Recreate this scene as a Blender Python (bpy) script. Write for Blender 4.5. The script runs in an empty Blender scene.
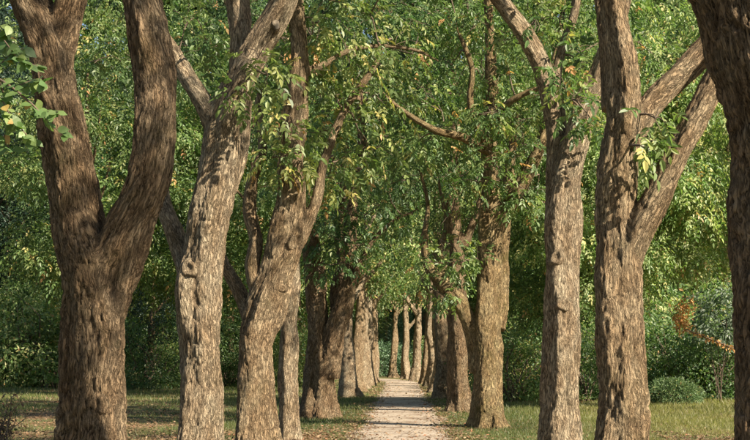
import bpy, bmesh, math, random
import numpy as np
from mathutils import Vector, Matrix

random.seed(7)
RNG = np.random.default_rng(11)
scene = bpy.context.scene
COL = scene.collection

# ------------------------------------------------------------------ camera, sky, sun, exposure
F, VX, HY, EYE = 1300.0, 402.0, 358.0, 1.6      # focal length (px of the 750 px photo), vanishing point, eye height
cam_d = bpy.data.cameras.new('camera')
cam = bpy.data.objects.new('camera', cam_d); COL.objects.link(cam)
cam.location = (0, 0, EYE); cam.rotation_euler = (math.radians(90), 0, 0)
cam_d.sensor_width = 36; cam_d.lens = F / 750 * 36
cam_d.shift_x = -(VX - 375) / 750; cam_d.shift_y = (HY - 220) / 750
cam_d.clip_end = 3000
scene.camera = cam

SUN_AZ, SUN_EL = math.radians(56), math.radians(35)     # azimuth: to the right of straight behind the camera
sd = Vector((math.sin(SUN_AZ) * math.cos(SUN_EL), -math.cos(SUN_AZ) * math.cos(SUN_EL), math.sin(SUN_EL)))
world = bpy.data.worlds.new('World'); scene.world = world; world.use_nodes = True
wn = world.node_tree.nodes; wl = world.node_tree.links
sky = wn.new('ShaderNodeTexSky'); sky.sky_type = 'NISHITA'; sky.sun_disc = False
sky.sun_elevation = SUN_EL; sky.sun_rotation = math.atan2(sd.x, sd.y)
wn['Background'].inputs['Strength'].default_value = 0.05
wl.new(sky.outputs[0], wn['Background'].inputs['Color'])
sun_d = bpy.data.lights.new('sun', 'SUN'); sun_d.energy = 5.0; sun_d.angle = math.radians(0.6); sun_d.color = (1.0, 0.87, 0.69)
sun = bpy.data.objects.new('sun', sun_d); COL.objects.link(sun)
sun.rotation_euler = sd.to_track_quat('Z', 'Y').to_euler(); sun.location = (30, -30, 40)
vs = scene.view_settings
vs.view_transform = 'Standard'; vs.look = 'None'; vs.gamma = 1; vs.use_curve_mapping = False
vs.exposure = 1.42
scene.cycles.max_bounces = 6; scene.cycles.diffuse_bounces = 3; scene.cycles.transmission_bounces = 4
scene.cycles.transparent_max_bounces = 4; scene.cycles.use_denoising = True

# ------------------------------------------------------------------ helpers
def tag(o, label=None, cat=None, group=None, kind=None):
    if label: o['label'] = label
    if cat: o['category'] = cat
    if group: o['group'] = group
    if kind: o['kind'] = kind
    return o
def empty(name, loc):
    o = bpy.data.objects.new(name, None); COL.objects.link(o); o.location = loc; o.empty_display_size = 0.3
    return o
def link(name, me, parent=None, loc=None):
    o = bpy.data.objects.new(name, me); COL.objects.link(o)
    if parent is not None: o.parent = parent
    if loc is not None: o.location = loc
    return o
def px(x, y, Y):
    return ((x - VX) / F * Y, Y, EYE + (HY - y) / F * Y)

def mesh_np(name, verts, faces, mat=None, smooth=False, attrs=None):
    """faces: (n,k) index array of one polygon size, or a list of such arrays"""
    fl = faces if isinstance(faces, list) else [faces]
    me = bpy.data.meshes.new(name)
    me.vertices.add(len(verts)); me.vertices.foreach_set('co', np.asarray(verts, np.float32).ravel())
    idx = np.concatenate([f.ravel() for f in fl]).astype(np.int32)
    tot = np.concatenate([np.full(len(f), f.shape[1], np.int32) for f in fl])
    st = np.concatenate([[0], np.cumsum(tot)[:-1]]).astype(np.int32)
    me.loops.add(len(idx)); me.loops.foreach_set('vertex_index', idx)
    me.polygons.add(len(tot)); me.polygons.foreach_set('loop_start', st)
    try: me.polygons.foreach_set('loop_total', tot)
    except Exception: pass
    if attrs:
        for k, (ty, dom, val) in attrs.items():
            a = me.attributes.new(k, ty, dom)
            a.data.foreach_set({'FLOAT': 'value', 'FLOAT_VECTOR': 'vector', 'FLOAT_COLOR': 'color'}[ty], np.asarray(val, np.float32).ravel())
    me.polygons.foreach_set('use_smooth', np.full(len(tot), smooth))
    me.update(calc_edges=True)
    if mat: me.materials.append(mat)
    return me

def _hash(i, j, k):
    h = (i.astype(np.int64) * 374761393 + j.astype(np.int64) * 668265263 + k.astype(np.int64) * 2147483647) & 0xffffffff
    h = ((h ^ (h >> 13)) * 1274126177) & 0xffffffff
    h = (h ^ (h >> 16)) & 0xffffffff
    return h.astype(np.float64) / 4294967295.0
def noise3(p):
    """smooth value noise, about -1..1"""
    p = np.asarray(p, float); i = np.floor(p).astype(np.int64); f = p - i; f = f * f * f * (f * (f * 6 - 15) + 10)
    r = 0
    for a in (0, 1):
        for b in (0, 1):
            for c in (0, 1):
                w = (f[:, 0] if a else 1 - f[:, 0]) * (f[:, 1] if b else 1 - f[:, 1]) * (f[:, 2] if c else 1 - f[:, 2])
                r = r + w * _hash(i[:, 0] + a, i[:, 1] + b, i[:, 2] + c)
    return r * 2 - 1
def worley(p):
    """second minus first cell distance: 0 on the cracks between cells"""
    p = np.asarray(p, float); i = np.floor(p).astype(np.int64); f1 = np.full(len(p), 9.0); f2 = np.full(len(p), 9.0)
    for a in (-1, 0, 1):
        for b in (-1, 0, 1):
            for c in (-1, 0, 1):
                q = i + np.array([a, b, c]); x, y, z = q[:, 0], q[:, 1], q[:, 2]
                d = np.sqrt((x + _hash(x, y, z) - p[:, 0]) ** 2 + (y + _hash(x + 57, y, z) - p[:, 1]) ** 2 + (z + _hash(x, y + 113, z) - p[:, 2]) ** 2)
                f2 = np.minimum(f2, np.maximum(f1, d)); f1 = np.minimum(f1, d)
    return f2 - f1
def norm(v):
    return v / np.maximum(np.linalg.norm(v, axis=-1, keepdims=True), 1e-9)

# ------------------------------------------------------------------ materials
def newmat(name):
    m = bpy.data.materials.new(name); m.use_nodes = True; nt = m.node_tree
    for n in list(nt.nodes): nt.nodes.remove(n)
    out = nt.nodes.new('ShaderNodeOutputMaterial')
    return m, nt, out
def N(nt, ty, **kw):
    n = nt.nodes.new(ty)
    for k, v in kw.items():
        if k in n.inputs: n.inputs[k].default_value = v
        else: setattr(n, k, v)
    return n
def ramp(nt, stops):
    r = nt.nodes.new('ShaderNodeValToRGB'); cr = r.color_ramp
    while len(cr.elements) < len(stops): cr.elements.new(0.5)
    for e, (p, c) in zip(cr.elements, stops): e.position = p; e.color = (*c, 1)
    return r

def bark_mat(name, pale, dark, moss=0.0):
    m, nt, out = newmat(name); L = nt.links.new
    co = N(nt, 'ShaderNodeAttribute', attribute_name='bark_co')
    # wandering of the fissures
    nw = N(nt, 'ShaderNodeTexNoise', Scale=5.0, Detail=3.0); L(co.outputs['Vector'], nw.inputs['Vector'])
    wv = N(nt, 'ShaderNodeVectorMath', operation='MULTIPLY_ADD'); L(nw.outputs['Color'], wv.inputs[0]); wv.inputs[1].default_value = (0.06, 0.06, 0.16); L(co.outputs['Vector'], wv.inputs[2])
    mp = N(nt, 'ShaderNodeMapping'); mp.inputs['Scale'].default_value = (36, 36, 6.5); L(wv.outputs[0], mp.inputs['Vector'])
    nf = N(nt, 'ShaderNodeTexNoise', Scale=1.0, Detail=5.0, Roughness=0.62, Distortion=0.25); L(mp.outputs[0], nf.inputs['Vector'])
    nfs = N(nt, 'ShaderNodeMath', operation='SUBTRACT'); L(nf.outputs['Fac'], nfs.inputs[0]); nfs.inputs[1].default_value = 0.5
    vo = N(nt, 'ShaderNodeMath', operation='ABSOLUTE'); L(nfs.outputs[0], vo.inputs[0])
    vr = N(nt, 'ShaderNodeMapRange', interpolation_type='SMOOTHSTEP'); L(vo.outputs[0], vr.inputs[0]); vr.inputs[1].default_value = 0.0; vr.inputs[2].default_value = 0.11
    mp1 = N(nt, 'ShaderNodeMapping'); mp1.inputs['Scale'].default_value = (70, 70, 20); L(wv.outputs[0], mp1.inputs['Vector'])
    n1 = N(nt, 'ShaderNodeTexNoise', Scale=1.0, Detail=7.0, Roughness=0.72, Distortion=0.3); L(mp1.outputs[0], n1.inputs['Vector'])
    mp2 = N(nt, 'ShaderNodeMapping'); mp2.inputs['Scale'].default_value = (5, 5, 2.4); L(co.outputs['Vector'], mp2.inputs['Vector'])
    n2 = N(nt, 'ShaderNodeTexNoise', Scale=1.0, Detail=4.0, Roughness=0.6); L(mp2.outputs[0], n2.inputs['Vector'])
    mp4 = N(nt, 'ShaderNodeMapping'); mp4.inputs['Scale'].default_value = (34, 34, 11); L(wv.outputs[0], mp4.inputs['Vector'])
    vo2 = N(nt, 'ShaderNodeTexVoronoi', feature='DISTANCE_TO_EDGE', Scale=1.0, Randomness=1.0); L(mp4.outputs[0], vo2.inputs['Vector'])
    vr2 = N(nt, 'ShaderNodeMapRange', interpolation_type='SMOOTHSTEP'); L(vo2.outputs['Distance'], vr2.inputs[0]); vr2.inputs[1].default_value = 0.0; vr2.inputs[2].default_value = 0.16
    n5 = N(nt, 'ShaderNodeTexNoise', Scale=110.0, Detail=4.0, Roughness=0.8); L(co.outputs['Vector'], n5.inputs['Vector'])
    gr = N(nt, 'ShaderNodeMath', operation='MULTIPLY_ADD'); L(n5.outputs['Fac'], gr.inputs[0]); gr.inputs[1].default_value = 0.5
    g2 = N(nt, 'ShaderNodeMath', operation='MULTIPLY'); L(vr2.outputs[0], g2.inputs[0]); g2.inputs[1].default_value = 0.12; L(g2.outputs[0], gr.inputs[2])
    rd = N(nt, 'ShaderNodeAttribute', attribute_name='ridge')
    # height: big plates (mesh) * small plates * grain
    h1 = N(nt, 'ShaderNodeMath', operation='MULTIPLY_ADD'); L(vr.outputs[0], h1.inputs[0]); h1.inputs[1].default_value = 0.6
    g = N(nt, 'ShaderNodeMath', operation='MULTIPLY'); L(n1.outputs['Fac'], g.inputs[0]); g.inputs[1].default_value = 0.7; ga = N(nt, 'ShaderNodeMath', operation='ADD'); L(g.outputs[0], ga.inputs[0]); L(gr.outputs[0], ga.inputs[1]); gb = N(nt, 'ShaderNodeMath', operation='SUBTRACT'); L(ga.outputs[0], gb.inputs[0]); gb.inputs[1].default_value = 0.37; L(gb.outputs[0], h1.inputs[2])
    tone = N(nt, 'ShaderNodeMath', operation='MULTIPLY_ADD'); L(rd.outputs['Fac'], tone.inputs[0]); tone.inputs[1].default_value = 0.36; L(h1.outputs[0], tone.inputs[2])
    mid = tuple(a * 0.55 + b * 0.45 for a, b in zip(pale, dark))
    rp = ramp(nt, [(0.20, dark), (0.44, mid), (0.66, pale), (0.92, tuple(min(1, c * 1.35) for c in pale))])
    sc = N(nt, 'ShaderNodeMath', operation='MULTIPLY'); L(tone.outputs[0], sc.inputs[0]); sc.inputs[1].default_value = 0.68; L(sc.outputs[0], rp.inputs[0])
    rp2 = ramp(nt, [(0.30, (0.66, 0.58, 0.50)), (0.45, (0.95, 0.88, 0.80)), (0.58, (1.05, 1.04, 1.0)), (0.72, (1.22, 1.24, 1.2))]); L(n2.outputs['Fac'], rp2.inputs[0])
    mul = N(nt, 'ShaderNodeMix', data_type='RGBA', blend_type='MULTIPLY'); mul.inputs['Factor'].default_value = 1
    L(rp.outputs[0], mul.inputs[6]); L(rp2.outputs[0], mul.inputs[7])
    col = mul.outputs[2]
    if moss > 0:
        n3 = N(nt, 'ShaderNodeTexNoise', Scale=2.2, Detail=6.0, Roughness=0.75); L(co.outputs['Vector'], n3.inputs['Vector'])
        rp3 = ramp(nt, [(0.5, (0, 0, 0)), (0.72, (moss, moss, moss))]); L(n3.outputs['Fac'], rp3.inputs[0])
        mx = N(nt, 'ShaderNodeMix', data_type='RGBA'); L(rp3.outputs[0], mx.inputs['Factor']); L(col, mx.inputs[6]); mx.inputs[7].default_value = (0.10, 0.095, 0.025, 1)
        col = mx.outputs[2]
    b = N(nt, 'ShaderNodeBsdfPrincipled', Roughness=0.95); b.inputs['Specular IOR Level'].default_value = 0.1
    L(col, b.inputs['Base Color'])
    bp = N(nt, 'ShaderNodeBump', Strength=1.0, Distance=0.05); L(h1.outputs[0], bp.inputs['Height']); L(bp.outputs[0], b.inputs['Normal'])
    L(b.outputs[0], out.inputs[0]); return m
BARK = bark_mat('furrowed_bark', (0.42, 0.325, 0.215), (0.022, 0.016, 0.010), 0.3)
BARK_PALE = bark_mat('pale_bark', (0.47, 0.385, 0.275), (0.030, 0.022, 0.015), 0.2)
BARK_SHADE_DARK = bark_mat('shade_dark_bark', (0.31, 0.232, 0.152), (0.014, 0.010, 0.007), 0.3)  # darker bark tone; shade on the dim trunks is put into this colour
BARK_MOSS = bark_mat('mossy_bark', (0.38, 0.295, 0.17), (0.024, 0.017, 0.010), 0.8)

def leaf_mat(name, gloss=0.5, trans=0.4):
    m, nt, out = newmat(name); L = nt.links.new
    a = N(nt, 'ShaderNodeAttribute', attribute_name='leaf_col')
    oi = N(nt, 'ShaderNodeObjectInfo')
    hs = N(nt, 'ShaderNodeHueSaturation', Saturation=0.88)
    mr = N(nt, 'ShaderNodeMapRange'); L(oi.outputs['Random'], mr.inputs[0]); mr.inputs[3].default_value = 0.485; mr.inputs[4].default_value = 0.515
    L(mr.outputs[0], hs.inputs['Hue']); L(a.outputs['Color'], hs.inputs['Color'])
    b = N(nt, 'ShaderNodeBsdfPrincipled', Roughness=0.48); b.inputs['Specular IOR Level'].default_value = gloss
    L(hs.outputs[0], b.inputs['Base Color'])
    t = N(nt, 'ShaderNodeBsdfTranslucent')
    g = N(nt, 'ShaderNodeMix', data_type='RGBA', blend_type='MULTIPLY'); g.inputs['Factor'].default_value = 1
    L(hs.outputs[0], g.inputs[6]); g.inputs[7].default_value = (1.2, 1.45, 0.7, 1); L(g.outputs[2], t.inputs['Color'])
    mx = N(nt, 'ShaderNodeMixShader'); mx.inputs[0].default_value = trans
    L(b.outputs[0], mx.inputs[1]); L(t.outputs[0], mx.inputs[2]); L(mx.outputs[0], out.inputs[0]); return m
LEAF = leaf_mat('leaf')
NEEDLE = leaf_mat('needle_leaf', 0.3, 0.12)
DRYLEAF = leaf_mat('dry_leaf', 0.15, 0.15)

def plain(name, c, rough=0.9, noise=8.0):
    m, nt, out = newmat(name); L = nt.links.new
    tc = N(nt, 'ShaderNodeTexCoord'); n = N(nt, 'ShaderNodeTexNoise', Scale=noise, Detail=5.0); L(tc.outputs['Object'], n.inputs['Vector'])
    r = ramp(nt, [(0.3, tuple(v * 0.6 for v in c)), (0.7, tuple(v * 1.2 for v in c))]); L(n.outputs['Fac'], r.inputs[0])
    b = N(nt, 'ShaderNodeBsdfPrincipled', Roughness=rough); L(r.outputs[0], b.inputs['Base Color'])
    bp = N(nt, 'ShaderNodeBump', Strength=0.6, Distance=0.02); L(n.outputs['Fac'], bp.inputs['Height']); L(bp.outputs[0], b.inputs['Normal'])
    L(b.outputs[0], out.inputs[0]); return m
TWIG = plain('twig_bark', (0.12, 0.088, 0.06))
CUTWOOD = plain('cut_wood', (0.27, 0.215, 0.15), 0.8, 25.0)

def ground_mat():
    m, nt, out = newmat('grassy_soil'); L = nt.links.new
    tc = N(nt, 'ShaderNodeTexCoord')
    n1 = N(nt, 'ShaderNodeTexNoise', Scale=0.35, Detail=6.0, Roughness=0.65); L(tc.outputs['Object'], n1.inputs['Vector'])
    n2 = N(nt, 'ShaderNodeTexNoise', Scale=18.0, Detail=6.0, Roughness=0.7); L(tc.outputs['Object'], n2.inputs['Vector'])
    r1 = ramp(nt, [(0.38, (0.09, 0.115, 0.028)), (0.5, (0.16, 0.14, 0.045)), (0.62, (0.22, 0.14, 0.065))]); L(n1.outputs['Fac'], r1.inputs[0])
    r2 = ramp(nt, [(0.25, (0.45, 0.45, 0.45)), (0.75, (1.3, 1.3, 1.3))]); L(n2.outputs['Fac'], r2.inputs[0])
    mul = N(nt, 'ShaderNodeMix', data_type='RGBA', blend_type='MULTIPLY'); mul.inputs['Factor'].default_value = 1
    L(r1.outputs[0], mul.inputs[6]); L(r2.outputs[0], mul.inputs[7])
    b = N(nt, 'ShaderNodeBsdfPrincipled', Roughness=0.95); L(mul.outputs[2], b.inputs['Base Color'])
    bp = N(nt, 'ShaderNodeBump', Strength=1.0, Distance=0.05); L(n2.outputs['Fac'], bp.inputs['Height']); L(bp.outputs[0], b.inputs['Normal'])
    L(b.outputs[0], out.inputs[0]); return m
def path_mat():
    m, nt, out = newmat('gravel_path'); L = nt.links.new
    tc = N(nt, 'ShaderNodeTexCoord')
    n1 = N(nt, 'ShaderNodeTexNoise', Scale=0.8, Detail=6.0, Roughness=0.7); L(tc.outputs['Object'], n1.inputs['Vector'])
    n2 = N(nt, 'ShaderNodeTexNoise', Scale=14.0, Detail=8.0, Roughness=0.85); L(tc.outputs['Object'], n2.inputs['Vector'])
    r1 = ramp(nt, [(0.38, (0.20, 0.145, 0.10)), (0.52, (0.41, 0.345, 0.27)), (0.72, (0.49, 0.425, 0.345))]); L(n1.outputs['Fac'], r1.inputs[0])
    r2 = ramp(nt, [(0.34, (0.5, 0.46, 0.42)), (0.64, (1.2, 1.2, 1.2))]); L(n2.outputs['Fac'], r2.inputs[0])
    mul = N(nt, 'ShaderNodeMix', data_type='RGBA', blend_type='MULTIPLY'); mul.inputs['Factor'].default_value = 1
    L(r1.outputs[0], mul.inputs[6]); L(r2.outputs[0], mul.inputs[7])
    b = N(nt, 'ShaderNodeBsdfPrincipled', Roughness=0.95); L(mul.outputs[2], b.inputs['Base Color'])
    bp = N(nt, 'ShaderNodeBump', Strength=0.8, Distance=0.03); L(n2.outputs['Fac'], bp.inputs['Height']); L(bp.outputs[0], b.inputs['Normal'])
    L(b.outputs[0], out.inputs[0]); return m

# ------------------------------------------------------------------ ground and path
def path_centre(Y):
    Y = np.asarray(Y, float); return np.where(Y > 84, -((Y - 84) ** 2) * 0.009, 0.0)
def build_ground():
    xs = np.concatenate([np.linspace(-500, -60, 12), np.linspace(-50, 50, 101), np.linspace(60, 500, 12)])
    ys = np.concatenate([np.linspace(-200, 0, 6), np.linspace(2, 120, 119), np.linspace(140, 900, 14)])
    gx, gy = np.meshgrid(xs, ys)
    p = np.stack([gx.ravel(), gy.ravel(), np.zeros(gx.size)], 1)
    away = np.clip((np.abs(p[:, 0] - path_centre(np.clip(p[:, 1], 0, 110))) - 1.6) / 4, 0, 1)
    p[:, 2] = noise3(p * 0.25) * 0.06 * away - 0.06 * away
    ny, nx = gx.shape
    i = np.arange(ny * nx).reshape(ny, nx)
    f = np.stack([i[:-1, :-1], i[:-1, 1:], i[1:, 1:], i[1:, :-1]], -1).reshape(-1, 4)
    o = link('ground', mesh_np('ground', p, f, ground_mat(), True)); tag(o, 'grassy park ground under the trees, strewn with litter', 'ground', kind='structure')
    Y = np.arange(3, 112, 0.25); c = path_centre(Y)
    wl_ = 1.0 + noise3(np.stack([Y * 0.5, Y * 0, Y * 0], 1)) * 0.16 + noise3(np.stack([Y * 2.1, Y * 0 + 5, Y * 0], 1)) * 0.09
    wr_ = 1.0 + noise3(np.stack([Y * 0.5, Y * 0 + 9, Y * 0], 1)) * 0.16 + noise3(np.stack([Y * 2.1, Y * 0 + 15, Y * 0], 1)) * 0.09
    cols = []
    for k, (s, z) in enumerate([(-1, 0.004), (-0.6, 0.016), (0, 0.022), (0.6, 0.016), (1, 0.004)]):
        w = wl_ if s < 0 else wr_
        cols.append(np.stack([c + s * w, Y, np.full_like(Y, z)], 1))
    v = np.stack(cols, 1).reshape(-1, 3); n = len(Y); i = np.arange(n * 5).reshape(n, 5)
    f = np.stack([i[:-1, :-1], i[:-1, 1:], i[1:, 1:], i[1:, :-1]], -1).reshape(-1, 4)
    o = link('path', mesh_np('path', v, f, path_mat(), True)); tag(o, 'pale gravel footpath running between the tree rows', 'path', kind='structure')
build_ground()

# ------------------------------------------------------------------ wood: tubes -> voxel skin -> bark relief
def resample(ch, step):
    """Catmull-Rom through (x,y,z,r) points"""
    P = np.array(ch, float)
    if len(P) == 2: P = np.stack([P[0], (P[0] + P[1]) / 2, P[1]])
    Q = np.vstack([2 * P[0] - P[1], P, 2 * P[-1] - P[-2]])
    Q[0, 3] = P[0, 3]; Q[-1, 3] = P[-1, 3]
    out = []
    for i in range(1, len(Q) - 2):
        n = max(2, int(np.linalg.norm(Q[i + 1, :3] - Q[i, :3]) / step))
        t = np.linspace(0, 1, n, endpoint=False)[:, None]
        a, b, c, d = Q[i - 1], Q[i], Q[i + 1], Q[i + 2]
        out.append(0.5 * (2 * b + (c - a) * t + (2 * a - 5 * b + 4 * c - d) * t * t + (3 * b - a - 3 * c + d) * t ** 3))
    out.append(P[-1:])
    R = np.vstack(out); R[:, 3] = np.maximum(R[:, 3], 0.004); return R
def tube(R, seg, v0=0, cap=True, wob=0.0, flare=0.0, seed=0.0):
    n = len(R); T = norm(np.gradient(R[:, :3], axis=0))
    ref = np.array([0.0, 1.0, 0.0]) if abs(T[n // 2][1]) < 0.8 else np.array([1.0, 0, 0])
    A = norm(np.cross(T, ref)); B = np.cross(T, A)
    th = np.linspace(0, 2 * np.pi, seg, endpoint=False)
    rad = np.repeat(R[:, 3:4], seg, 1)
    if wob > 0:
        s = np.cumsum(np.r_[0, np.linalg.norm(np.diff(R[:, :3], axis=0), axis=1)])
        q = np.stack([np.tile(np.cos(th) * 1.3 + seed, n), np.tile(np.sin(th) * 1.3 - seed, n), np.repeat(s * 1.6, seg)], 1)
        rad = rad * (1 + wob * noise3(q).reshape(n, seg))
        # slow flutes that follow the stem
        rad = rad * (1 + wob * 0.36 * np.cos(3 * th + seed * 5 + 0.6 * np.repeat(s[:, None], seg, 1)) + wob * 0.30 * np.cos(7 * th + seed * 9 + 0.45 * np.repeat(s[:, None], seg, 1)))
    if flare > 0:
        h = np.clip(R[:, 2:3], 0, 3)
        rad = rad * (1 + flare * np.exp(-h / 0.35) * (0.55 + 0.6 * np.cos(5 * th[None] + seed * 3 + np.sin(2 * th[None] + seed))))
    V = R[:, None, :3] + rad[..., None] * (np.cos(th)[None, :, None] * A[:, None] + np.sin(th)[None, :, None] * B[:, None])
    V = V.reshape(-1, 3); i = np.arange(n * seg).reshape(n, seg); j = np.roll(i, -1, 1)
    f = np.stack([i[:-1], j[:-1], j[1:], i[1:]], -1).reshape(-1, 4) + v0
    return V, f, i

DG = None
def wood_mesh(name, chains, voxel, mat, depth=0.022, seed=0.0, flare=0.35, knots=()):
    step = max(voxel * 3, 0.06)
    RS = [resample(c, step) for c in chains]
    bm = bmesh.new()
    for k, R in enumerate(RS):
        V, f, ring = tube(R, 28 if voxel < 0.03 else 16, 0, wob=0.19, flare=flare if k == 0 else 0, seed=seed + k)
        vv = [bm.verts.new(v) for v in V]
        for q in f: bm.faces.new([vv[a] for a in q])
        bm.faces.new([vv[a] for a in ring[0][::-1]]); bm.faces.new([vv[a] for a in ring[-1]])
    bmesh.ops.recalc_face_normals(bm, faces=bm.faces)
    tmp = bpy.data.meshes.new('tmp'); bm.to_mesh(tmp); bm.free()
    o = bpy.data.objects.new('tmp', tmp); COL.objects.link(o)
    md = o.modifiers.new('r', 'REMESH'); md.mode = 'VOXEL'; md.voxel_size = voxel
    sm = o.modifiers.new('s', 'SMOOTH'); sm.factor = 0.5; sm.iterations = 5
    dg = bpy.context.evaluated_depsgraph_get()
    me = bpy.data.meshes.new_from_object(o.evaluated_get(dg)); bpy.data.objects.remove(o); bpy.data.meshes.remove(tmp)
    n = len(me.vertices); co = np.empty(n * 3, np.float32); me.vertices.foreach_get('co', co); co = co.reshape(-1, 3).astype(float)
    nr = np.empty(n * 3, np.float32); me.vertices.foreach_get('normal', nr); nr = nr.reshape(-1, 3).astype(float)
    # stem coordinates: nearest spine sample
    sp, sr, sv, st, sk = [], [], [], [], []
    for k, R in enumerate(RS):
        D = resample(R.tolist(), 0.05) if len(R) > 3 else R
        s = np.cumsum(np.r_[0, np.linalg.norm(np.diff(D[:, :3], axis=0), axis=1)])
        sp.append(D[:, :3]); sr.append(D[:, 3]); sv.append(s); st.append(norm(np.gradient(D[:, :3], axis=0))); sk.append(np.full(len(D), k))
    sp = np.vstack(sp); sr = np.concatenate(sr); sv = np.concatenate(sv); st = np.vstack(st); sk = np.concatenate(sk)
    best = np.empty(n, int); seam = np.ones(n)
    for a in range(0, n, 20000):
        d = np.linalg.norm(co[a:a + 20000, None] - sp[None], axis=2) - sr[None]
        best[a:a + 20000] = np.argmin(d, 1)
        if len(RS) > 1:
            dk = np.sort(np.stack([d[:, sk == k].min(1) for k in range(len(RS))], 1), 1); seam[a:a + 20000] = np.clip((dk[:, 1] - dk[:, 0]) / 0.05, 0, 1)
    rel = co - sp[best]; ax = np.einsum('ij,ij->i', rel, st[best]); rel = rel - ax[:, None] * st[best]
    T = st[best]; ref = np.array([0.0, 1.0, 0.0]); A = norm(np.cross(T, ref)); B = np.cross(T, A)
    u = norm(np.stack([np.einsum('ij,ij->i', rel, A), np.einsum('ij,ij->i', rel, B)], 1))
    rr = np.maximum(sr[best], 0.1)
    bc = np.stack([u[:, 0] * rr + sk[best] * 3.7 + seed * 7.3, u[:, 1] * rr - sk[best] * 2.1, sv[best] + ax + seed * 3.1], 1)
    lw = bc * np.array([3.0, 3.0, 4.0]); w = np.stack([noise3(lw), noise3(lw + 31), noise3(bc * 1.5 + 77)], 1)
    q = bc * np.array([21, 21, 3.2]) + w * np.array([0.75, 0.75, 0.5])
    f1 = np.clip(worley(q) / 0.38, 0, 1) ** 0.7; f3 = np.clip(np.abs(noise3(bc * np.array([21, 21, 4.0]) + w[:, [1, 0, 2]] * 0.9 + 40)) / 0.3, 0, 1)
    f2 = np.abs(noise3(bc * np.array([34, 34, 9.0]) + w * 1.2))
    ridge = f1 * 0.46 + f3 * 0.36 + np.clip(f2 / 0.5, 0, 1) * 0.18
    ridge = 0.62 + (ridge - 0.62) * (0.25 + 0.75 * seam)
    amp = 1.35 * depth * np.clip(sr[best] / 0.28, 0.25, 1.2)
    bg_ = co * 1.7 + seed
    big = noise3(bg_) * 0.014 + noise3(bc * np.array([5, 5, 2.2]) + 9) * 0.010 * seam
    co2 = co + nr * ((ridge - 0.6) * amp + big * np.clip(sr[best] / 0.25, 0.2, 1))[:, None]
    me.vertices.foreach_set('co', co2.astype(np.float32).ravel())
    for k, ty, val in (('bark_co', 'FLOAT_VECTOR', bc), ('ridge', 'FLOAT', ridge)):
        a = me.attributes.new(k, ty, 'POINT'); a.data.foreach_set('vector' if ty == 'FLOAT_VECTOR' else 'value', val.astype(np.float32).ravel())
    me.polygons.foreach_set('use_smooth', np.ones(len(me.polygons), bool))
    me.materials.clear(); me.materials.append(mat); me.update(); me.name = name
    return me

def twig_mesh(name, curves, seg=5):
    Vs, Fs, v0 = [], [], 0
    for R in curves:
        V, f, _ = tube(R, seg, v0); Vs.append(V); Fs.append(f); v0 += len(V)
    return mesh_np(name, np.vstack(Vs), np.vstack(Fs), TWIG, True)

# ------------------------------------------------------------------ leaves
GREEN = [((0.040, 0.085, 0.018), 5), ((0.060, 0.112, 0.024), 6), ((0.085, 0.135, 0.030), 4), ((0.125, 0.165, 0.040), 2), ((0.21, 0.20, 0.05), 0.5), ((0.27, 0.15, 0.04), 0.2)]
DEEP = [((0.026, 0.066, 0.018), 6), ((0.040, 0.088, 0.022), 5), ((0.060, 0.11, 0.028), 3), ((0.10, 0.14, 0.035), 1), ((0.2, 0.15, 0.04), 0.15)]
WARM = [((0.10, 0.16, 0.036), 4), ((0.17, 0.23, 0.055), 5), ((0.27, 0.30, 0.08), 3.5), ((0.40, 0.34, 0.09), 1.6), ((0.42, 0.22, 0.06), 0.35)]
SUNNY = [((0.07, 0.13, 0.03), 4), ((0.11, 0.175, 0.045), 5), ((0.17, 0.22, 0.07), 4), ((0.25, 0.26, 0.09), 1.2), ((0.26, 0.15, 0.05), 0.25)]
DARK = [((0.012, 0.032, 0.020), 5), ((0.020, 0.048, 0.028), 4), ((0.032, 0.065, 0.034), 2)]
HAZE_LIT = [((0.11, 0.20, 0.11), 4), ((0.16, 0.27, 0.16), 3), ((0.08, 0.15, 0.08), 3)]  # distance haze and sunlight painted into the leaf colour, for the path's far end
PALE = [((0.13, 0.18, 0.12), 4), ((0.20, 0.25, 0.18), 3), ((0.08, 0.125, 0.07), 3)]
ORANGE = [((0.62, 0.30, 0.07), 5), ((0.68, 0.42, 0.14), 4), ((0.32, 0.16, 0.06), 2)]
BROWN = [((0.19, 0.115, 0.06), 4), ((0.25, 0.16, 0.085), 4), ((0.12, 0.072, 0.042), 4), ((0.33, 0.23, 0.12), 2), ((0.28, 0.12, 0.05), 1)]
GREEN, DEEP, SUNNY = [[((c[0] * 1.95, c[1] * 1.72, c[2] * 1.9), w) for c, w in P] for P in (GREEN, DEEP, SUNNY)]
def pick(pal, n, rng):
    c = np.array([p[0] for p in pal]); w = np.array([p[1] for p in pal], float)
    return c[rng.choice(len(pal), n, p=w / w.sum())] * rng.uniform(0.8, 1.2, (n, 1))

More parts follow.
